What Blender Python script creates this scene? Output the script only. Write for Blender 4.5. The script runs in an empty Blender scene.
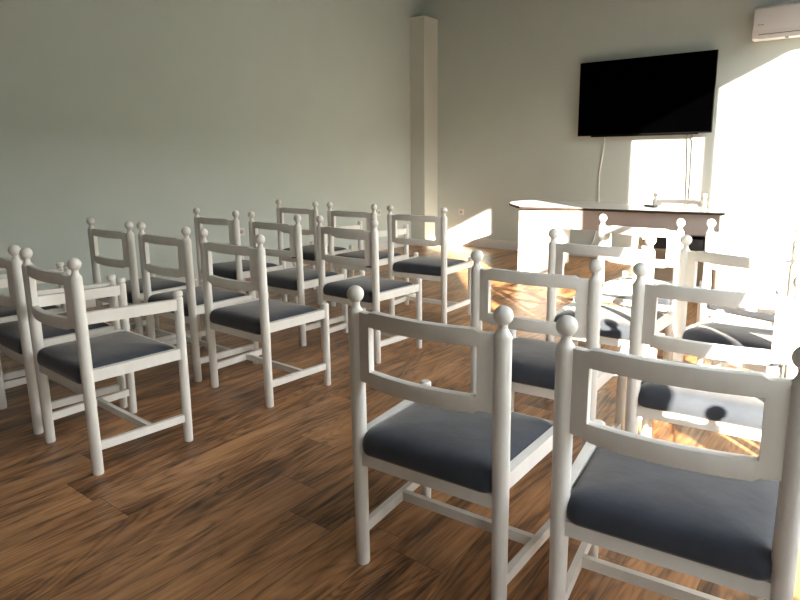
import bpy, bmesh, math, random
from mathutils import Vector, Matrix
random.seed(4)
S = bpy.context.scene
COL = S.collection
PI = math.pi

# ------------------------------------------------------------------ materials
def new_mat(name):
    m = bpy.data.materials.new(name); m.use_nodes = True
    nt = m.node_tree
    return m, nt, nt.nodes['Principled BSDF']

def ramp(nt, stops):
    r = nt.nodes.new('ShaderNodeValToRGB')
    el = r.color_ramp.elements
    while len(el) < len(stops): el.new(0.5)
    for e, (p, c) in zip(el, stops):
        e.position = p; e.color = (*c, 1)
    return r

def noise_mat(name, c1, c2, scale, rough, bump=0.0, bscale=None, spec=0.5, stretch=(1, 1, 1), coords='Object', coat=0.0, sheen=0.0):
    m, nt, b = new_mat(name)
    tc = nt.nodes.new('ShaderNodeTexCoord'); mp = nt.nodes.new('ShaderNodeMapping')
    mp.inputs['Scale'].default_value = stretch
    nt.links.new(tc.outputs[coords], mp.inputs['Vector'])
    n = nt.nodes.new('ShaderNodeTexNoise'); n.inputs['Scale'].default_value = scale; n.inputs['Detail'].default_value = 5
    nt.links.new(mp.outputs['Vector'], n.inputs['Vector'])
    r = ramp(nt, [(0.3, c1), (0.7, c2)])
    nt.links.new(n.outputs['Fac'], r.inputs['Fac'])
    nt.links.new(r.outputs['Color'], b.inputs['Base Color'])
    b.inputs['Roughness'].default_value = rough
    b.inputs['Specular IOR Level'].default_value = spec
    b.inputs['Coat Weight'].default_value = coat
    b.inputs['Sheen Weight'].default_value = sheen
    if bump:
        n2 = nt.nodes.new('ShaderNodeTexNoise'); n2.inputs['Scale'].default_value = bscale or scale * 4
        n2.inputs['Detail'].default_value = 4
        nt.links.new(mp.outputs['Vector'], n2.inputs['Vector'])
        bp = nt.nodes.new('ShaderNodeBump'); bp.inputs['Strength'].default_value = bump; bp.inputs['Distance'].default_value = 0.004
        nt.links.new(n2.outputs['Fac'], bp.inputs['Height'])
        nt.links.new(bp.outputs['Normal'], b.inputs['Normal'])
    return m

M_WALL = noise_mat('mint_wall_paint', (0.585, 0.645, 0.63), (0.605, 0.665, 0.65), 3, 0.75, 0.15, 180, 0.3)
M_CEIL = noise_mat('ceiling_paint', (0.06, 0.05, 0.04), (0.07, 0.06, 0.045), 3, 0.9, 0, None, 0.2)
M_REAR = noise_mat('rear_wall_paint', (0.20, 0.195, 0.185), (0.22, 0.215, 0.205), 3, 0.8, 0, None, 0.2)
M_PILLAR = noise_mat('pillar_paint', (0.64, 0.66, 0.62), (0.66, 0.68, 0.64), 3, 0.7, 0.1, 160, 0.3)
M_BASE = noise_mat('baseboard_paint', (0.66, 0.65, 0.63), (0.70, 0.685, 0.67), 5, 0.5)
M_WHITE = noise_mat('white_lacquered_wood', (0.80, 0.775, 0.74), (0.86, 0.84, 0.81), 7, 0.42, 0.08, 60, 0.45, (3, 3, 1))
M_CUSH = noise_mat('slate_blue_microfibre', (0.040, 0.047, 0.063), (0.058, 0.066, 0.085), 9, 0.85, 0.5, 14, 0.2, sheen=0.4)
M_CUSH.node_tree.nodes['Principled BSDF'].inputs['Sheen Roughness'].default_value = 0.45
M_CUSH.node_tree.nodes['Principled BSDF'].inputs['Sheen Tint'].default_value = (0.92, 0.85, 0.82, 1)
M_DESK = noise_mat('pale_desk_laminate', (0.45, 0.395, 0.38), (0.49, 0.43, 0.41), 5, 0.45)
M_DTOP = noise_mat('pale_desk_top', (0.60, 0.555, 0.53), (0.64, 0.59, 0.565), 5, 0.25)
M_DEDGE = noise_mat('dark_edge_band', (0.035, 0.022, 0.017), (0.05, 0.032, 0.025), 9, 0.5)
M_DARK = noise_mat('dark_shelf_box', (0.02, 0.02, 0.024), (0.03, 0.028, 0.03), 9, 0.5)
M_BEIGE = noise_mat('beige_laminate', (0.46, 0.36, 0.27), (0.52, 0.41, 0.31), 5, 0.5)
M_PLAST = noise_mat('white_plastic', (0.76, 0.75, 0.74), (0.80, 0.79, 0.78), 5, 0.35)
M_ACPL = noise_mat('air_conditioner_plastic', (0.72, 0.69, 0.69), (0.75, 0.72, 0.72), 5, 0.3)
M_GREYP = noise_mat('grey_plastic', (0.16, 0.15, 0.15), (0.2, 0.19, 0.19), 9, 0.4)
M_SOCK = noise_mat('socket_grey', (0.42, 0.41, 0.39), (0.47, 0.46, 0.44), 9, 0.5)  # even grey of the socket inserts and the indicator
M_TV = noise_mat('black_screen', (0.0002, 0.0002, 0.00025), (0.00025, 0.00025, 0.0003), 5, 0.3, 0, None, 0.0)
M_TVB = noise_mat('black_bezel', (0.002, 0.002, 0.0022), (0.003, 0.003, 0.0033), 9, 0.45, 0, None, 0.1)
M_CABLE = noise_mat('white_cable', (0.74, 0.74, 0.73), (0.78, 0.78, 0.77), 20, 0.5)
M_CABLEG = noise_mat('grey_cable', (0.08, 0.08, 0.08), (0.10, 0.10, 0.10), 20, 0.5)
M_FRAME = noise_mat('white_window_frame', (0.72, 0.72, 0.70), (0.76, 0.76, 0.74), 5, 0.4)
M_GROUND = noise_mat('outside_paving', (0.07, 0.075, 0.06), (0.10, 0.105, 0.085), 0.8, 0.9)

M_CURT = noise_mat('curtain_linen', (0.50, 0.46, 0.40), (0.55, 0.51, 0.45), 12, 0.9)

def glass_mat():
    m = bpy.data.materials.new('window_glass'); m.use_nodes = True
    nt = m.node_tree; nt.nodes.clear()
    out = nt.nodes.new('ShaderNodeOutputMaterial'); mix = nt.nodes.new('ShaderNodeMixShader')
    tr = nt.nodes.new('ShaderNodeBsdfTransparent'); gl = nt.nodes.new('ShaderNodeBsdfGlossy')
    tr.inputs['Color'].default_value = (0.95, 0.97, 0.96, 1); gl.inputs['Roughness'].default_value = 0.02
    mix.inputs[0].default_value = 0.06
    nt.links.new(tr.outputs[0], mix.inputs[1]); nt.links.new(gl.outputs[0], mix.inputs[2])
    nt.links.new(mix.outputs[0], out.inputs['Surface'])
    return m
M_GLASS = glass_mat()

def floor_mat():
    m, nt, b = new_mat('walnut_laminate_planks')
    N = nt.nodes.new; L = nt.links.new
    def mth(op, a, bb=None, c=None):
        n = N('ShaderNodeMath'); n.operation = op
        for i, v in enumerate((a, bb, c)):
            if v is None: continue
            if isinstance(v, (int, float)): n.inputs[i].default_value = v
            else: L(v, n.inputs[i])
        return n.outputs[0]
    geo = N('ShaderNodeNewGeometry'); sep = N('ShaderNodeSeparateXYZ'); L(geo.outputs['Position'], sep.inputs[0])
    X, Y = sep.outputs[0], sep.outputs[1]
    PW, PL = 0.2155, 1.30
    u = mth('DIVIDE', mth('ADD', X, 10.02), PW)
    row = mth('FLOOR', u)
    wn = N('ShaderNodeTexWhiteNoise'); wn.noise_dimensions = '1D'; L(row, wn.inputs['W'])
    v = mth('ADD', mth('DIVIDE', mth('ADD', Y, 10.0), PL), wn.outputs['Value'])
    idx = mth('FLOOR', v)
    wn2 = N('ShaderNodeTexWhiteNoise'); wn2.noise_dimensions = '2D'
    cv = N('ShaderNodeCombineXYZ'); L(row, cv.inputs[0]); L(idx, cv.inputs[1]); L(cv.outputs[0], wn2.inputs['Vector'])
    rnd = wn2.outputs['Value']
    # grain coordinates: stretched along the plank, shifted per plank
    gx = mth('ADD', mth('MULTIPLY', X, 1.0), mth('MULTIPLY', rnd, 37.0))
    gy = mth('ADD', mth('MULTIPLY', Y, 0.16), mth('MULTIPLY', rnd, 91.0))
    gv = N('ShaderNodeCombineXYZ'); L(gx, gv.inputs[0]); L(gy, gv.inputs[1])
    n1 = N('ShaderNodeTexNoise'); n1.inputs['Scale'].default_value = 9; n1.inputs['Detail'].default_value = 6
    n1.inputs['Roughness'].default_value = 0.62; n1.inputs['Distortion'].default_value = 1.0; L(gv.outputs[0], n1.inputs['Vector'])
    # cathedral figure
    wv = N('ShaderNodeTexNoise'); wv.inputs['Scale'].default_value = 4.2; wv.inputs['Detail'].default_value = 2; wv.inputs['Distortion'].default_value = 0.8
    L(gv.outputs[0], wv.inputs['Vector'])
    rings = mth('ABSOLUTE', mth('SINE', mth('MULTIPLY', wv.outputs['Fac'], 60.0)))
    # fine pores
    gv2 = N('ShaderNodeCombineXYZ'); L(gx, gv2.inputs[0]); L(mth('MULTIPLY', gy, 0.35), gv2.inputs[1])
    n2 = N('ShaderNodeTexNoise'); n2.inputs['Scale'].default_value = 75; n2.inputs['Detail'].default_value = 3; L(gv2.outputs[0], n2.inputs['Vector'])
    t = mth('ADD', mth('MULTIPLY', n1.outputs['Fac'], 0.72), mth('MULTIPLY', rings, 0.10))
    t = mth('ADD', t, mth('MULTIPLY', n2.outputs['Fac'], 0.36))
    t = mth('ADD', t, mth('MULTIPLY', mth('SUBTRACT', rnd, 0.5), 0.13))
    r = ramp(nt, [(0.42, (0.055, 0.023, 0.010)), (0.54, (0.22, 0.098, 0.039)), (0.65, (0.42, 0.20, 0.082)), (0.80, (0.60, 0.31, 0.14))])
    L(t, r.inputs['Fac'])
    # seams
    def edge(c, w):
        f = mth('FRACT', c)
        return mth('LESS_THAN', mth('MINIMUM', f, mth('SUBTRACT', 1.0, f)), w)
    seam = mth('MAXIMUM', edge(u, 0.0065), edge(v, 0.0011))
    mix = N('ShaderNodeMixRGB'); L(mth('MULTIPLY', seam, 0.65), mix.inputs[0]); L(r.outputs['Color'], mix.inputs[1])
    mix.inputs[2].default_value = (0.03, 0.015, 0.008, 1)
    L(mix.outputs[0], b.inputs['Base Color'])
    L(mth('ADD', 0.29, mth('MULTIPLY', n1.outputs['Fac'], 0.14)), b.inputs['Roughness'])
    b.inputs['Specular IOR Level'].default_value = 0.6
    bp = N('ShaderNodeBump'); bp.inputs['Strength'].default_value = 0.25; bp.inputs['Distance'].default_value = 0.002
    L(mth('SUBTRACT', t, mth('MULTIPLY', seam, 0.8)), bp.inputs['Height']); L(bp.outputs['Normal'], b.inputs['Normal'])
    return m
M_FLOOR = floor_mat()

# ------------------------------------------------------------------ mesh helpers
def finish(bm, name, mat, parent=None, smooth=True, angle=35):
    bmesh.ops.recalc_face_normals(bm, faces=bm.faces)
    me = bpy.data.meshes.new(name); bm.to_mesh(me); bm.free()
    mats = mat if isinstance(mat, (list, tuple)) else [mat]
    for mm in mats: me.materials.append(mm)
    if smooth:
        me.shade_smooth(); me.set_sharp_from_angle(angle=math.radians(angle))
    o = bpy.data.objects.new(name, me); COL.objects.link(o)
    if parent: o.parent = parent
    return o

def bevel(bm, w, seg=2, ang=40):
    ed = [e for e in bm.edges if len(e.link_faces) == 2 and e.calc_face_angle(0) > math.radians(ang)]
    bmesh.ops.bevel(bm, geom=ed, offset=w, segments=seg, affect='EDGES', profile=0.5, clamp_overlap=True)

def box(bm, x0, x1, y0, y1, z0, z1):
    vs = [bm.verts.new((x, y, z)) for z in (z0, z1) for y in (y0, y1) for x in (x0, x1)]
    for f in ((0, 2, 3, 1), (4, 5, 7, 6), (0, 1, 5, 4), (2, 6, 7, 3), (0, 4, 6, 2), (1, 3, 7, 5)):
        bm.faces.new([vs[i] for i in f])

def bar(bm, a, b, w, h, up=Vector((0, 0, 1))):
    a = Vector(a); b = Vector(b); d = (b - a).normalized()
    s = d.cross(up).normalized(); u = s.cross(d)
    vs = []
    for p in (a, b):
        for sx, sz in ((-1, -1), (1, -1), (1, 1), (-1, 1)):
            vs.append(bm.verts.new(p + s * (sx * w / 2) + u * (sz * h / 2)))
    for f in ((0, 1, 2, 3), (7, 6, 5, 4), (0, 4, 5, 1), (1, 5, 6, 2), (2, 6, 7, 3), (3, 7, 4, 0)):
        bm.faces.new([vs[i] for i in f])

def lathe(bm, prof, c0=(0, 0), c1=None, n=24):
    """prof: (radius, z) list; the axis runs from c0 at the first z to c1 at the last z"""
    c1 = c1 or c0
    z0, z1 = prof[0][1], prof[-1][1]
    rings = []
    for r, z in prof:
        t = (z - z0) / (z1 - z0) if z1 != z0 else 0
        cx = c0[0] + (c1[0] - c0[0]) * t; cy = c0[1] + (c1[1] - c0[1]) * t
        rings.append([bm.verts.new((cx + r * math.cos(2 * PI * k / n), cy + r * math.sin(2 * PI * k / n), z)) for k in range(n)])
    for A, B in zip(rings, rings[1:]):
        for k in range(n):
            bm.faces.new((A[k], A[(k + 1) % n], B[(k + 1) % n], B[k]))
    bm.faces.new(rings[0][::-1]); bm.faces.new(rings[-1])

def tube(bm, pts, r, n=8):
    pts = [Vector(p) for p in pts]; rings = []
    for i, p in enumerate(pts):
        d = (pts[min(i + 1, len(pts) - 1)] - pts[max(i - 1, 0)]).normalized()
        s = d.cross(Vector((0, 1, 0.01))).normalized(); u = s.cross(d)
        rings.append([bm.verts.new(p + s * (r * math.cos(2 * PI * k / n)) + u * (r * math.sin(2 * PI * k / n))) for k in range(n)])
    for A, B in zip(rings, rings[1:]):
        for k in range(n): bm.faces.new((A[k], A[(k + 1) % n], B[(k + 1) % n], B[k]))
    bm.faces.new(rings[0][::-1]); bm.faces.new(rings[-1])

def smooth_path(pts, m=6):
    out = []; P = [Vector(p) for p in pts]; P = [P[0]] + P + [P[-1]]
    for i in range(1, len(P) - 2):
        a, b, c, d = P[i - 1:i + 3]
        for k in range(m):
            t = k / m
            out.append(0.5 * ((2 * b) + (c - a) * t + (2 * a - 5 * b + 4 * c - d) * t * t + (3 * b - a - 3 * c + d) * t ** 3))
    out.append(P[-2]); return out

def tag(o, label, cat, group=None):
    o['label'] = label; o['category'] = cat
    if group: o['group'] = group
    return o

def empty(name, loc, rz=0.0):
    o = bpy.data.objects.new(name, None); o.empty_display_size = 0.1
    o.location = loc; o.rotation_euler = (0, 0, rz); COL.objects.link(o)
    return o

def struct(bm, name, mat, parent=None, smooth=False):
    o = finish(bm, name, mat, parent, smooth)
    if not parent: o['kind'] = 'structure'
    return o

# ------------------------------------------------------------------ room shell
XL, XR, YB, YF, ZC = -5.432, 1.10, 7.60, -3.6, 3.75
WT = 0.12
bm = bmesh.new(); box(bm, XL - WT, XR + WT, YF - WT, YB + WT, -0.12, 0.0); struct(bm, 'floor', M_FLOOR)
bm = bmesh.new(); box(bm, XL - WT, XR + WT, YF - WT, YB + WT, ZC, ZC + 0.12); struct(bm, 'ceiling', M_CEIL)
bm = bmesh.new(); box(bm, XL - WT, XR + WT, YB, YB + WT, 0, ZC); struct(bm, 'wall_back', M_WALL)
bm = bmesh.new(); box(bm, XL - WT, XL, YF, YB, 0, ZC); struct(bm, 'wall_left', M_WALL)
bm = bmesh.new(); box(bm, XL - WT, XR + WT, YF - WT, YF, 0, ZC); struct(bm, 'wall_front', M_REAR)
# right wall with two window openings
SILL, HEAD = 0.40, 3.40
WIN = [(-1.35, -0.75, []), (0.57, 2.72, [(1.326, 1.485, 2.05)]), (4.29, 6.95, [(5.071, 5.142, None)])]  # middle window's half-height mullion and transom are added to shade a chair back
bm = bmesh.new()
ys = [YF] + [v for a, b, _ in WIN for v in (a, b)] + [YB]
for i in range(0, len(ys), 2): box(bm, XR, XR + WT, ys[i], ys[i + 1], 0, ZC)
for a, b, _ in WIN:
    box(bm, XR, XR + WT, a, b, 0, SILL); box(bm, XR, XR + WT, a, b, HEAD, ZC)
struct(bm, 'wall_right', M_WALL)
FW = 0.05
for i, (a, b, mull) in enumerate(WIN):
    w = empty('window_%d' % (i + 1), (XR + 0.09, (a + b) / 2, SILL)); w['kind'] = 'structure'
    bm = bmesh.new()
    x0, x1 = XR + 0.06, XR + 0.12
    box(bm, x0, x1, a, a + FW, SILL, HEAD); box(bm, x0, x1, b - FW, b, SILL, HEAD)
    box(bm, x0, x1, a + FW, b - FW, SILL, SILL + FW); box(bm, x0, x1, a + FW, b - FW, HEAD - FW, HEAD)
    for m0, m1, mt_ in mull:
        box(bm, x0, x1, m0, m1, SILL + FW, mt_ or HEAD - FW)
        if mt_: box(bm, x0, x1, a + FW, b - FW, mt_, mt_ + 0.03)
    f = finish(bm, 'window_frame', M_FRAME, w, False); f.matrix_parent_inverse = Matrix.Translation(-w.location)
    bm = bmesh.new(); box(bm, XR + 0.085, XR + 0.091, a + FW, b - FW, SILL + FW, HEAD - FW)
    g = finish(bm, 'window_pane', M_GLASS, w, False); g.matrix_parent_inverse = Matrix.Translation(-w.location)
    bm = bmesh.new(); box(bm, XR - 0.03, XR + 0.06, a, b, SILL - 0.025, SILL)
    g = finish(bm, 'window_sill', M_FRAME, w, False); g.matrix_parent_inverse = Matrix.Translation(-w.location)
    # portal guides the sky sampling through the opening, adds no light
    pl = bpy.data.lights.new('window_portal', 'AREA'); pl.shape = 'RECTANGLE'; pl.size = HEAD - SILL; pl.size_y = b - a
    pl.cycles.is_portal = True
    po = bpy.data.objects.new('window_portal', pl); COL.objects.link(po)
    po.location = (XR + 0.14, (a + b) / 2, (SILL + HEAD) / 2); po.rotation_euler = (0, PI / 2, 0)
bm = bmesh.new(); box(bm, XR + WT + 0.02, 40, -30, 40, -0.32, -0.22)
struct(bm, 'ground', M_GROUND)
bm = bmesh.new(); box(bm, 14.0, 14.4, -28, 38, -0.22, 6.8); box(bm, 14.0, 14.4, -16.5, -11.5, 6.8, 14.0); struct(bm, 'wall_light_blocker', M_GROUND)  # unseen blocker added outdoors to hold back low sky and rear-window sun
# corner pillar
bm = bmesh.new(); box(bm, XL, -5.188, 7.272, YB, 0, 3.145)
box(bm, XL, -5.180, 7.264, YB, 3.125, 3.15); struct(bm, 'trim_1', M_PILLAR)
# baseboards with a rounded top bead
def baseboard(name, p0, p1, nrm):
    prof = [(0, 0), (0.016, 0), (0.016, 0.088), (0.012, 0.094), (0.0125, 0.106), (0.008, 0.118), (0, 0.12)]
    bm = bmesh.new(); rings = []
    for p in (p0, p1):
        rings.append([bm.verts.new((p[0] + nrm[0] * d, p[1] + nrm[1] * d, z)) for d, z in prof])
    n = len(prof)
    for k in range(n): bm.faces.new((rings[0][k], rings[0][(k + 1) % n], rings[1][(k + 1) % n], rings[1][k]))
    bm.faces.new(rings[0]); bm.faces.new(rings[1][::-1])
    struct(bm, name, M_BASE)
baseboard('baseboard_back', (-5.186, YB), (XR, YB), (0, -1))
baseboard('baseboard_left', (XL, YF), (XL, 7.27), (1, 0))

# ------------------------------------------------------------------ chairs
HB = 0.88
XP = 0.2375           # half spacing of the back posts
XF, YFR = 0.256, 0.406  # front legs

def arc(cz, r, a0, a1, n):
    return [(r * math.cos(a0 + (a1 - a0) * k / n), cz + r * math.sin(a0 + (a1 - a0) * k / n)) for k in range(n + 1)]

def post_bm(s, drop=0.0):
    bm = bmesh.new()
    lathe(bm, [(0.0195, 0.0), (0.0215, 0.004), (0.0225, 0.30), (0.0235, 0.42), (0.0235, 0.824), (0.0215, 0.831), (0.0165, 0.838)],
          (s * XP, 0.0), (s * XP, -0.008))
    return bm

def finial_bm(s):
    bm = bmesh.new()
    prof = [(0.0165, 0.838), (0.0145, 0.842), (0.0125, 0.848), (0.0125, 0.853)]
    prof += arc(HB, 0.0255, -1.02, 1.45, 14)
    lathe(bm, prof, (s * XP, -0.008))
    return bm

def front_leg_bm(s, top):
    bm = bmesh.new()
    prof = [(0.0175, 0.0), (0.0195, 0.004), (0.0205, 0.2)]
    if top > 0.6: prof += [(0.0205, top - 0.034), (0.0175, top - 0.030), (0.0175, top - 0.026), (0.0210, top - 0.021)]
    prof += [(0.0205, top - 0.006), (0.0155, top)]
    lathe(bm, prof, (s * XF, YFR))
    return bm

def backrest_bm():
    bm = bmesh.new()
    X0 = XP - 0.019; bow = 0.034; th = 0.026
    zb, zt = 0.610, 0.839
    ob, ot, ox = 0.657, 0.792, X0 - 0.044
    xs = sorted(set([round(v, 5) for v in [-X0, -X0 + 0.038, -X0 + 0.052, -ox, ox, X0 - 0.052, X0 - 0.038, X0] + [X0 * (k / 9 - 1) for k in range(1, 18)]]))
    xs = [x for i, x in enumerate(xs) if i == 0 or x - xs[i - 1] > 0.004 or abs(abs(x) - ox) < 1e-4]
    def ends(x):
        d = X0 - abs(x)
        return 0.0 if d > 0.0519 else (0.008 if d < 0.0381 else 0.008 * (0.052 - d) / 0.014)
    grid = []
    for x in xs:
        y = -0.006 - bow * (1 - (x / X0) ** 2)
        colv = []
        for z in (zb + ends(x), ob, ot, zt - ends(x)):
            colv.append((bm.verts.new((x, y - th / 2, z)), bm.verts.new((x, y + th / 2, z))))
        grid.append(colv)
    def solid(i, j):
        if not (0 <= i < len(xs) - 1 and 0 <= j < 3): return False
        xm = (xs[i] + xs[i + 1]) / 2
        return not (j == 1 and abs(xm) < ox)
    for i in range(len(xs) - 1):
        for j in range(3):
            if not solid(i, j): continue
            a, b, c, d = grid[i][j], grid[i + 1][j], grid[i + 1][j + 1], grid[i][j + 1]
            bm.faces.new((a[0], b[0], c[0], d[0])); bm.faces.new((a[1], d[1], c[1], b[1]))
            for (p, q), (di, dj) in (((a, b), (0, -1)), ((b, c), (1, 0)), ((c, d), (0, 1)), ((d, a), (-1, 0))):
                if not solid(i + di, j + dj): bm.faces.new((p[0], p[1], q[1], q[0]))
    loose = [v for v in bm.verts if not v.link_faces]
    bmesh.ops.delete(bm, geom=loose, context='VERTS')
    bmesh.ops.recalc_face_normals(bm, faces=bm.faces)
    bevel(bm, 0.0022, 2, 50)
    return bm

def cushion_bm(seed=0):
    bm = bmesh.new()
    y0, y1 = -0.030, 0.404
    hl = (y1 - y0) / 2; yc = (y0 + y1) / 2; hw = 0.226
    N = 48
    def outline(inset, rc):
        a, b = hw - inset, hl - inset; rc = max(min(rc, a, b), 0.004)
        pts = []
        for q, (cx, cy) in enumerate(((a - rc, b - rc), (-a + rc, b - rc), (-a + rc, -b + rc), (a - rc, -b + rc))):
            for k in range(N // 4):
                t = q * PI / 2 + (PI / 2) * k / (N // 4 - 1)
                pts.append((cx + rc * math.cos(t), cy + rc * math.sin(t)))
        # even out the straight runs by inserting mid points
        out = []
        for i, p in enumerate(pts):
            out.append(p); q = pts[(i + 1) % len(pts)]
            if math.hypot(p[0] - q[0], p[1] - q[1]) > 0.04:
                for k in range(1, 8): out.append((p[0] + (q[0] - p[0]) * k / 8, p[1] + (q[1] - p[1]) * k / 8))
        return out
    levels = [(0.018, 0.386), (0.006, 0.387), (0.001, 0.396), (0.0, 0.412), (0.002, 0.430), (0.008, 0.444), (0.018, 0.453), (0.034, 0.4595), (0.060, 0.4645), (0.095, 0.468), (0.14, 0.4705), (0.185, 0.4715)]
    rings = []; n = None
    base = outline(0, 0.035); n = len(base)
    for ins, z in levels:
        ring = []
        ka, kb = (hw - ins) / hw, (hl - ins) / hl
        for x, y in base:
            xx, yy = x * ka, y * kb
            wy = yc + yy
            wid = 1 + 0.075 * (wy / 0.404)
            # soft sag and puckers of the fabric
            zz = z + 0.0022 * math.sin(9 * xx + 3.1) * math.cos(11 * wy) * (1 if z > 0.44 else 0)
            if z > 0.44: zz += -0.006 * (wy / 0.404) if wy > 0 else 0
            ring.append(bm.verts.new((xx * wid, wy, zz)))
        rings.append(ring)
    for A, B in zip(rings, rings[1:]):
        for k in range(n): bm.faces.new((A[k], A[(k + 1) % n], B[(k + 1) % n], B[k]))
    bm.faces.new(rings[0][::-1]); bm.faces.new(rings[-1])
    return bm

def make_chair(arms, label, group):
    root = empty('armchair' if arms else 'dining_chair', (0, 0, 0))
    for s in (-1, 1):
        p = finish(post_bm(s), 'back_post', M_WHITE, root)
        finish(finial_bm(s), 'ball_finial', M_WHITE, p)
    for s in (-1, 1):
        finish(front_leg_bm(s, 0.7056 if arms else 0.478), 'front_leg', M_WHITE, root)
    finish(backrest_bm(), 'backrest', M_WHITE, root)
    finish(cushion_bm(), 'seat_cushion', M_CUSH, root, angle=60)
    def rail(a, b, w, h, name):
        bm = bmesh.new(); bar(bm, a, b, w, h); bevel(bm, 0.003, 2); finish(bm, name, M_WHITE, root)
    for s in (-1, 1):
        rail((s * (XP + 0.001), 0.005, 0.421), (s * XF, YFR - 0.006, 0.421), 0.027, 0.048, 'side_rail')
    rail((-XP + 0.006, -0.004, 0.366), (XP - 0.006, -0.004, 0.366), 0.028, 0.040, 'rear_rail')
    rail((-XF + 0.006, YFR, 0.412), (XF - 0.006, YFR, 0.412), 0.024, 0.044, 'front_rail')
    for s in (-1, 1):
        rail((s * XP, 0.008, 0.118), (s * XF, YFR - 0.008, 0.116), 0.020, 0.034, 'side_stretcher')
    xm = XP + (XF - XP) * 0.58
    rail((-xm + 0.004, 0.236, 0.117), (xm - 0.004, 0.236, 0.117), 0.020, 0.032, 'cross_stretcher')
    if arms:
        for s in (-1, 1):
            rail((s * XP, 0.010, 0.660), (s * XF, YFR - 0.010, 0.645), 0.026, 0.048, 'armrest')
    root['label'] = label; root['category'] = 'chair'; root['group'] = group
    return root

def copy_tree(o, parent=None):
    c = o.copy(); COL.objects.link(c)
    if parent: c.parent = parent
    for ch in list(o.children): copy_tree(ch, c)
    return c

GL, GR = 'white chairs in the left block of rows', 'white chairs in the right block of rows'
PLAIN = [
 (GL, -3.8738, 1.9936, 0.0045, 'white wooden chair at left end of second row, just behind the armchairs, beside the wall'),
 (GL, -3.2946, 2.0102, -0.0155, 'middle white chair of the second left row, seen past the front armchair arm'),
 (GL, -2.6633, 2.0061, -0.0112, 'white chair at the aisle end of second left row, all four legs visible'),
 (GL, -3.9459, 2.8473, 0.0023, 'white chair at wall end of third left row, below the single wall socket'),
 (GL, -3.3037, 2.8542, -0.0034, 'middle white chair in the third left row, blue-grey seat behind the aisle chair'),
 (GL, -2.6538, 2.8779, -0.0271, 'white chair at the aisle end of the third left row, side rail towards the aisle'),
 (GL, -4.0946, 3.8030, -0.0147, 'farthest white chair from the camera by the left wall, in the front left row'),
 (GL, -2.7947, 3.8155, 0.0904, 'white chair at aisle end of front left row, standing before the corner pillar'),
 (GR, -0.9659, 1.3546, 0.0562, 'nearest white chair by the aisle, whole dark cushion and rear legs in view'),
 (GR, -0.3250, 1.3908, 0.0952, 'nearest white chair at the right, cut off by the bottom right corner'),
 (GR, -1.0343, 2.1675, 0.0790, 'white chair directly in front of the nearest aisle chair, back all in shade'),
 (GR, -0.4101, 2.2258, 0.0904, 'white chair in second right row with a ball-shaped shadow on its seat'),
 (GR, -1.0789, 2.9891, 0.0280, 'white chair at aisle end of third right row, before the desk pedestal'),
 (GR, -0.4765, 3.0198, -0.2755, 'turned white chair in third right row, sun bars across its seat'),
 (GR, -1.1537, 3.8648, -0.1026, 'sunlit white chair in the front right row, its back before the desk apron'),
 (GR, -0.5423, 3.8276, -0.3281, 'sunlit white chair at right end of front row, back against the glaring wall'),
 # neighbours of the right block whose shadows the photograph shows
 (GR, 0.2950, 1.3800, 0.0500, 'white chair right of the nearest right chair, outside the picture, casting the ball shadow'),
 (GR, 0.2300, 3.4000, -0.1500, 'white chair in third right row nearest the window, outside the picture'),
 (GR, 0.2700, 2.6200, 0.0300, 'white chair in second right row nearest the window, outside the picture'),
]
proto = None
for i, (g, x, y, t, lab) in enumerate(PLAIN):
    if proto is None: proto = make_chair(False, lab, g); o = proto
    else: o = copy_tree(proto)
    o.location = (x, y, 0); o.rotation_euler = (0, 0, t); o['label'] = lab; o['group'] = g
ARM = [
 (GL, -2.6898, 1.1203, -0.0334, 'nearest white armchair in the left block, long armrest towards the aisle'),
 (GL, -3.3089, 1.1460, -0.0362, 'white armchair at the left edge of the photo, right beside the nearest armchair'),
 (GL, -3.9350, 1.1750, -0.0300, 'white armchair at the far left of the back row, only an arm post top showing'),
 (GL, -3.4544, 3.8134, 0.0317, 'white armchair in the middle of the front left row, far from the camera'),
]
proto = None
for i, (g, x, y, t, lab) in enumerate(ARM):
    if proto is None: proto = make_chair(True, lab, g); o = proto
    else: o = copy_tree(proto)
    o.location = (x, y, 0); o.rotation_euler = (0, 0, t); o['label'] = lab; o['group'] = g
# the chair behind the desk, a little smaller
o = copy_tree([c for c in COL.objects if c.name == 'dining_chair'][0])
o.location = (-1.634, 6.70, 0); o.rotation_euler = (0, 0, PI + 0.03); o.scale = (0.972, 0.972, 0.975)
o['label'] = 'white chair behind the desk facing the rows, only its top showing'; o['group'] = 'white chair at the speaker desk'

# ------------------------------------------------------------------ desk
desk = empty('office_desk', (-2.0, 5.95, 0))
tag(desk, 'pale speaker desk with dark-edged rounded top below the wall television', 'desk')
def dpart(bm, name, mat, parent=desk, smooth=True):
    o = finish(bm, name, mat, parent, smooth)
    if parent is desk: o.matrix_parent_inverse = Matrix.Translation(-desk.location)
    return o
def prism(bm, pts, z0, z1, mi_side=0):
    lo = [bm.verts.new((x, y, z0)) for x, y in pts]; hi = [bm.verts.new((x, y, z1)) for x, y in pts]
    bm.faces.new(lo[::-1]); bm.faces.new(hi)
    n = len(pts)
    for k in range(n):
        f = bm.faces.new((lo[k], lo[(k + 1) % n], hi[(k + 1) % n], hi[k])); f.material_index = mi_side
ctrl = [(-2.86, 5.645), (-3.03, 5.82), (-3.16, 5.99), (-3.245, 6.17), (-3.25, 6.36), (-3.19, 6.52), (-3.05, 6.60), (-2.80, 6.585)]
curve = [(v.x, v.y) for v in smooth_path([(a, b, 0) for a, b in ctrl], 5)]
outline = [(-1.062, 5.875), (-1.66, 5.815), (-2.22, 5.765)] + curve + [(-2.0, 6.44), (-1.125, 6.45)]
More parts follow.
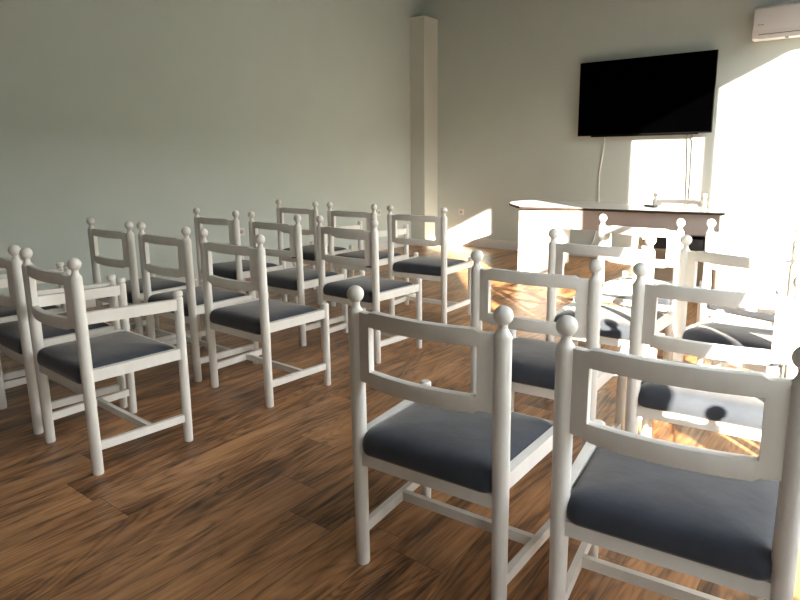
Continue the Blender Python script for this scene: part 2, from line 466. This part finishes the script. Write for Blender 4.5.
def inset_outline(pts, d):
    cx = sum(p[0] for p in pts) / len(pts); cy = sum(p[1] for p in pts) / len(pts)
    return [(p[0] + d * (1 if p[0] > cx else -1), p[1] + d * (1 if p[1] > cy else -1)) for p in pts]
bm = bmesh.new(); prism(bm, inset_outline(outline, -0.004), 0.7505, 0.772, 0); dpart(bm, 'desk_top', M_DTOP, smooth=True)
bm = bmesh.new(); prism(bm, outline, 0.750, 0.7705, 0)
dpart(bm, 'edge_band', M_DEDGE)['label'] = 'dark brown edge band'
ang = math.atan2(5.905 - 5.69, -1.10 + 2.895)
Rz = Matrix.Translation((-2.895, 5.69, 0)) @ Matrix.Rotation(ang, 4, 'Z')
def dbox(bm, x0, x1, y0, y1, z0, z1):
    k = len(bm.verts); bm.verts.ensure_lookup_table(); box(bm, x0, x1, y0, y1, z0, z1); bm.verts.ensure_lookup_table()
    bmesh.ops.transform(bm, matrix=Rz, verts=bm.verts[k:])
LEN = math.hypot(-1.10 + 2.895, 5.905 - 5.69)
bm = bmesh.new(); dbox(bm, 0, LEN, 0, 0.022, 0.565, 0.750); bevel(bm, 0.0015, 1); dpart(bm, 'apron_panel', M_DESK)
bm = bmesh.new(); dbox(bm, 0, 0.435, -0.001, 0.03, 0, 0.5655); dbox(bm, 0.0, 0.437, 0.0225, 0.30, 0.19, 0.749); dbox(bm, 0.0, 0.03, 0.03, 0.62, 0, 0.749)
dpart(bm, 'left_pedestal', M_DESK, smooth=False)
# right pedestal: open cabinet
c0, c1 = LEN - 0.575, LEN
bm = bmesh.new()
dbox(bm, c0, c0 + 0.02, 0.023, 0.30, 0, 0.749); dbox(bm, c1 - 0.02, c1, 0.023, 0.30, 0, 0.749)
dbox(bm, c0 + 0.02, c1 - 0.02, 0.28, 0.30, 0.02, 0.749)
rp = dpart(bm, 'right_pedestal', M_BEIGE, smooth=False); rp['label'] = 'beige open-fronted pedestal'
bm = bmesh.new(); dbox(bm, c0 + 0.02, c1 - 0.02, 0.03, 0.28, 0.40, 0.42); sh = dpart(bm, 'shelf', M_BEIGE, smooth=False)
bm = bmesh.new(); dbox(bm, c0 + 0.02, c1 - 0.02, 0.03, 0.28, 0.0, 0.03); dpart(bm, 'plinth', M_BEIGE, smooth=False)
bm = bmesh.new(); dbox(bm, c0 + 0.06, c1 - 0.12, 0.06, 0.27, 0.421, 0.52); bevel(bm, 0.004, 2)
eb = finish(bm, 'equipment_box', M_DARK); tag(eb, 'dark flat box lying on the shelf inside the desk pedestal', 'box')

# remote control on the desk
rm = empty('remote_control', (-1.775, 6.24, 0.7725), 0.9)
tag(rm, 'small grey remote control lying on the desk near the seated chair', 'remote control')
bm = bmesh.new(); box(bm, -0.022, 0.022, -0.075, 0.075, 0, 0.017); bevel(bm, 0.005, 2); finish(bm, 'case', M_GREYP, rm)
bm = bmesh.new()
for r in range(5):
    for c in range(3): box(bm, -0.014 + c * 0.011, -0.008 + c * 0.011, -0.055 + r * 0.022, -0.043 + r * 0.022, 0.017, 0.0185)
finish(bm, 'buttons', M_PLAST, rm, False)

# ------------------------------------------------------------------ television
tv = empty('television', (-2.30, 7.51, 1.49))
tag(tv, 'large flat black television mounted on the back wall above the desk', 'television')
def local(o, root): o.matrix_parent_inverse = Matrix.Translation(-root.location); return o
tx0, tx1, tz0, tz1 = -3.053, -1.552, 1.492, 2.350
bm = bmesh.new(); box(bm, tx0, tx1, 7.512, 7.545, tz0, tz1); bevel(bm, 0.004, 2); local(finish(bm, 'housing', M_TVB, tv), tv)
bm = bmesh.new(); box(bm, tx0 + 0.008, tx1 - 0.008, 7.5095, 7.5125, tz0 + 0.016, tz1 - 0.008); local(finish(bm, 'screen', M_TV, tv, False), tv)
bm = bmesh.new(); box(bm, -2.89, -1.69, 7.516, 7.556, tz0 - 0.014, tz0 + 0.002); bevel(bm, 0.003, 1); local(finish(bm, 'lower_housing', M_TVB, tv), tv)
bm = bmesh.new(); box(bm, -2.60, -2.0, 7.545, 7.598, 1.66, 2.16); local(finish(bm, 'wall_bracket', M_TVB, tv, False), tv)

def cable(name, pts, r, mat, label):
    bm = bmesh.new(); tube(bm, smooth_path(pts, 6), r)
    o = finish(bm, name, mat, None, True, 80); return tag(o, label, 'cable')
cable('power_cable', [(-2.735, 7.545, 1.470), (-2.74, 7.575, 1.44), (-2.755, 7.588, 1.30), (-2.774, 7.588, 1.158), (-2.790, 7.588, 1.03), (-2.785, 7.588, 0.85), (-2.780, 7.588, 0.62), (-2.80, 7.585, 0.30), (-2.86, 7.575, 0.125)], 0.0065, M_CABLE, 'white cable hanging from the left part of the television down the wall')
cable('signal_cable', [(-1.803, 7.548, 1.476), (-1.804, 7.585, 1.42), (-1.795, 7.588, 1.22), (-1.786, 7.588, 1.0), (-1.781, 7.588, 0.81), (-1.775, 7.588, 0.45), (-1.78, 7.578, 0.124)], 0.0055, M_CABLEG, 'left one of the two thin cables hanging under the right of the television')
cable('signal_cable', [(-1.757, 7.548, 1.476), (-1.756, 7.585, 1.42), (-1.751, 7.588, 1.15), (-1.747, 7.588, 0.98), (-1.749, 7.588, 0.81), (-1.742, 7.588, 0.45), (-1.745, 7.578, 0.124)], 0.0055, M_CABLEG, 'right one of the two thin cables hanging under the right of the television')

# ------------------------------------------------------------------ air conditioner
ac = empty('air_conditioner', (-0.79, 7.60, 2.38))
tag(ac, 'white wall-mounted air conditioner unit at the top right of the back wall', 'air conditioner')
ax0, ax1, az0, az1 = -1.222, -0.352, 2.386, 2.704
prof = [(7.598, az0 + 0.012), (7.47, az0), (7.415, az0 + 0.012), (7.398, az0 + 0.045), (7.394, az0 + 0.09), (7.394, az1 - 0.05), (7.402, az1 - 0.012), (7.425, az1), (7.598, az1)]
bm = bmesh.new()
A = [bm.verts.new((ax0, y, z)) for y, z in prof]; B = [bm.verts.new((ax1, y, z)) for y, z in prof]
for k in range(len(prof)): bm.faces.new((A[k], A[(k + 1) % len(prof)], B[(k + 1) % len(prof)], B[k]))
bm.faces.new(A); bm.faces.new(B[::-1]); bmesh.ops.recalc_face_normals(bm, faces=bm.faces); bevel(bm, 0.004, 2, 45)
local(finish(bm, 'body', M_ACPL, ac), ac)
bm = bmesh.new(); box(bm, ax0 + 0.012, ax1 - 0.012, 7.387, 7.3945, az0 + 0.095, az1 - 0.03); bevel(bm, 0.003, 2); local(finish(bm, 'front_panel', M_ACPL, ac), ac)
bm = bmesh.new(); bar(bm, (ax0 + 0.055, 7.3975, az0 + 0.047), (ax1 - 0.055, 7.3975, az0 + 0.047), 0.010, 0.007); local(finish(bm, 'vent_slot', M_GREYP, ac, False), ac)
bm = bmesh.new()
bar(bm, (ax0 + 0.055, 7.408, az0 + 0.018), (ax1 - 0.055, 7.408, az0 + 0.018), 0.006, 0.026); bevel(bm, 0.002, 1); local(finish(bm, 'louver', M_ACPL, ac), ac)
bm = bmesh.new()
lx = -1.176
for k, (w, h) in enumerate(((0.007, 0.010), (0.007, 0.007), (0.006, 0.007), (0.007, 0.007), (0.006, 0.009), (0.007, 0.007))):
    box(bm, lx, lx + w, 7.3855, 7.3875, 2.521, 2.521 + h); lx += w + 0.0022
local(finish(bm, 'logo_mark', M_GREYP, ac, False), ac)['label'] = 'small illegible dark maker mark'
bm = bmesh.new(); box(bm, -1.183, -1.177, 7.3925, 7.3945, 2.468, 2.476); local(finish(bm, 'indicator', M_SOCK, ac, False), ac)
bm = bmesh.new(); box(bm, -0.935, -0.905, 7.415, 7.44, az0 - 0.004, az0 + 0.006); local(finish(bm, 'receiver_window', M_GREYP, ac, False), ac)

# ------------------------------------------------------------------ sockets
def socket(loc, rz, label):
    r = empty('wall_socket', loc, rz)
    bm = bmesh.new(); box(bm, -0.041, 0.041, -0.011, -0.0005, -0.041, 0.041); bevel(bm, 0.004, 2); finish(bm, 'cover_plate', M_PLAST, r)
    bm = bmesh.new(); bmesh.ops.create_cone(bm, cap_ends=True, segments=24, radius1=0.021, radius2=0.021, depth=0.006, matrix=Matrix.Translation((0, -0.0125, 0)) @ Matrix.Rotation(PI / 2, 4, 'X'))
    finish(bm, 'socket_insert', M_SOCK, r)['label'] = 'grey round socket insert'
    tag(r, label, 'socket', 'white wall sockets')
socket((-4.775, YB, 0.482), 0, 'white wall socket on the back wall, just above the slanted sun patch')
socket((XL, 4.217, 0.497), PI / 2, 'white wall socket on left wall, between the third row chairs')
socket((XL, 6.53, 0.527), PI / 2, 'white wall socket on left wall near the corner pillar')


# tied-back curtain at the near side of the second window
ct = empty('curtain', (1.03, 0.58, 0.02))
tag(ct, 'pale curtain tied back at the near side of the window, outside the picture', 'curtain')
bm = bmesh.new()
def c_edge(z):
    if z < 1.2: return 0.775 - 0.03 * (1.2 - z)
    return min(0.775 + 0.64 * (z - 1.2), 1.75)
NZ, NY = 40, 60
g = []
for i in range(NZ + 1):
    z = 0.02 + 3.42 * i / NZ; row_ = []
    for k in range(NY + 1):
        t = k / NY; y = 0.50 + (c_edge(z) - 0.50) * t
        row_.append(bm.verts.new((1.035 + 0.022 * math.sin(t * 44 + 0.6 * math.sin(z * 2)), y, z)))
    g.append(row_)
for i in range(NZ):
    for k in range(NY): bm.faces.new((g[i][k], g[i][k + 1], g[i + 1][k + 1], g[i + 1][k]))
bmesh.ops.solidify(bm, geom=bm.faces[:], thickness=0.003)
fo = finish(bm, 'fabric', M_CURT, ct); fo.matrix_parent_inverse = Matrix.Translation(-ct.location)
bm = bmesh.new(); box(bm, 1.005, 1.07, 0.49, 0.75, 1.17, 1.23); bevel(bm, 0.01, 2)
fo = finish(bm, 'tie_back', M_CURT, ct); fo.matrix_parent_inverse = Matrix.Translation(-ct.location)
bm = bmesh.new(); tube(bm, [(1.035, 0.45, 3.45), (1.035, 1.6, 3.45), (1.035, 2.85, 3.45)], 0.012); 
rod = finish(bm, 'curtain_rod', M_FRAME); tag(rod, 'thin curtain rod above the window, outside the picture', 'curtain rod')

# ------------------------------------------------------------------ light
sun = bpy.data.lights.new('sun', 'SUN'); sun.energy = 9.5; sun.angle = 0.0095; sun.color = (1.0, 0.87, 0.70)
so = bpy.data.objects.new('sun', sun); COL.objects.link(so)
so.rotation_euler = Vector((-1, 0.9, -0.51)).to_track_quat('-Z', 'Y').to_euler()
W = bpy.data.worlds.new('sky'); S.world = W; W.use_nodes = True
nt = W.node_tree; bg = nt.nodes['Background']
tc = nt.nodes.new('ShaderNodeTexCoord'); sp = nt.nodes.new('ShaderNodeSeparateXYZ')
nt.links.new(tc.outputs['Generated'], sp.inputs[0])
rp_ = ramp(nt, [(0.0, (0.90, 0.87, 0.84)), (0.36, (1.0, 0.965, 0.93)), (0.52, (0.50, 0.53, 0.58)), (0.75, (0.14, 0.18, 0.25))])
nt.links.new(sp.outputs[2], rp_.inputs['Fac']); nt.links.new(rp_.outputs['Color'], bg.inputs['Color'])
bg.inputs['Strength'].default_value = 4.3

# ------------------------------------------------------------------ camera
cam = bpy.data.cameras.new('camera'); co = bpy.data.objects.new('camera', cam); COL.objects.link(co)
f, cy, pit, rol, yaw, hh = 622.8468, 271.2203, 0.1825, -0.0111, 0.6603, 1.2768
fwd0 = Vector((-math.sin(yaw), math.cos(yaw), 0)); right = Vector((math.cos(yaw), math.sin(yaw), 0)); up = Vector((0, 0, 1))
fw = fwd0 * math.cos(pit) - up * math.sin(pit); uc = up * math.cos(pit) + fwd0 * math.sin(pit)
r2 = right * math.cos(rol) + uc * math.sin(rol); u2 = uc * math.cos(rol) - right * math.sin(rol)
mt = Matrix.Identity(4)
for i in range(3): mt[i][0], mt[i][1], mt[i][2] = r2[i], u2[i], -fw[i]
mt[2][3] = hh
co.matrix_world = mt
cam.sensor_fit = 'HORIZONTAL'; cam.sensor_width = 36; cam.lens = f / 800 * 36
cam.shift_y = (cy - 300) / 800; cam.clip_start = 0.05
S.camera = co

# ------------------------------------------------------------------ view
vs = S.view_settings
S.display_settings.display_device = 'sRGB'
vs.view_transform = 'Standard'; vs.look = 'None'; vs.exposure = 2.52; vs.gamma = 1.0; vs.use_curve_mapping = False
cy_ = S.cycles
cy_.use_denoising = True
cy_.max_bounces = 14; cy_.diffuse_bounces = 10; cy_.glossy_bounces = 4; cy_.transparent_max_bounces = 8
cy_.sample_clamp_indirect = 8.0
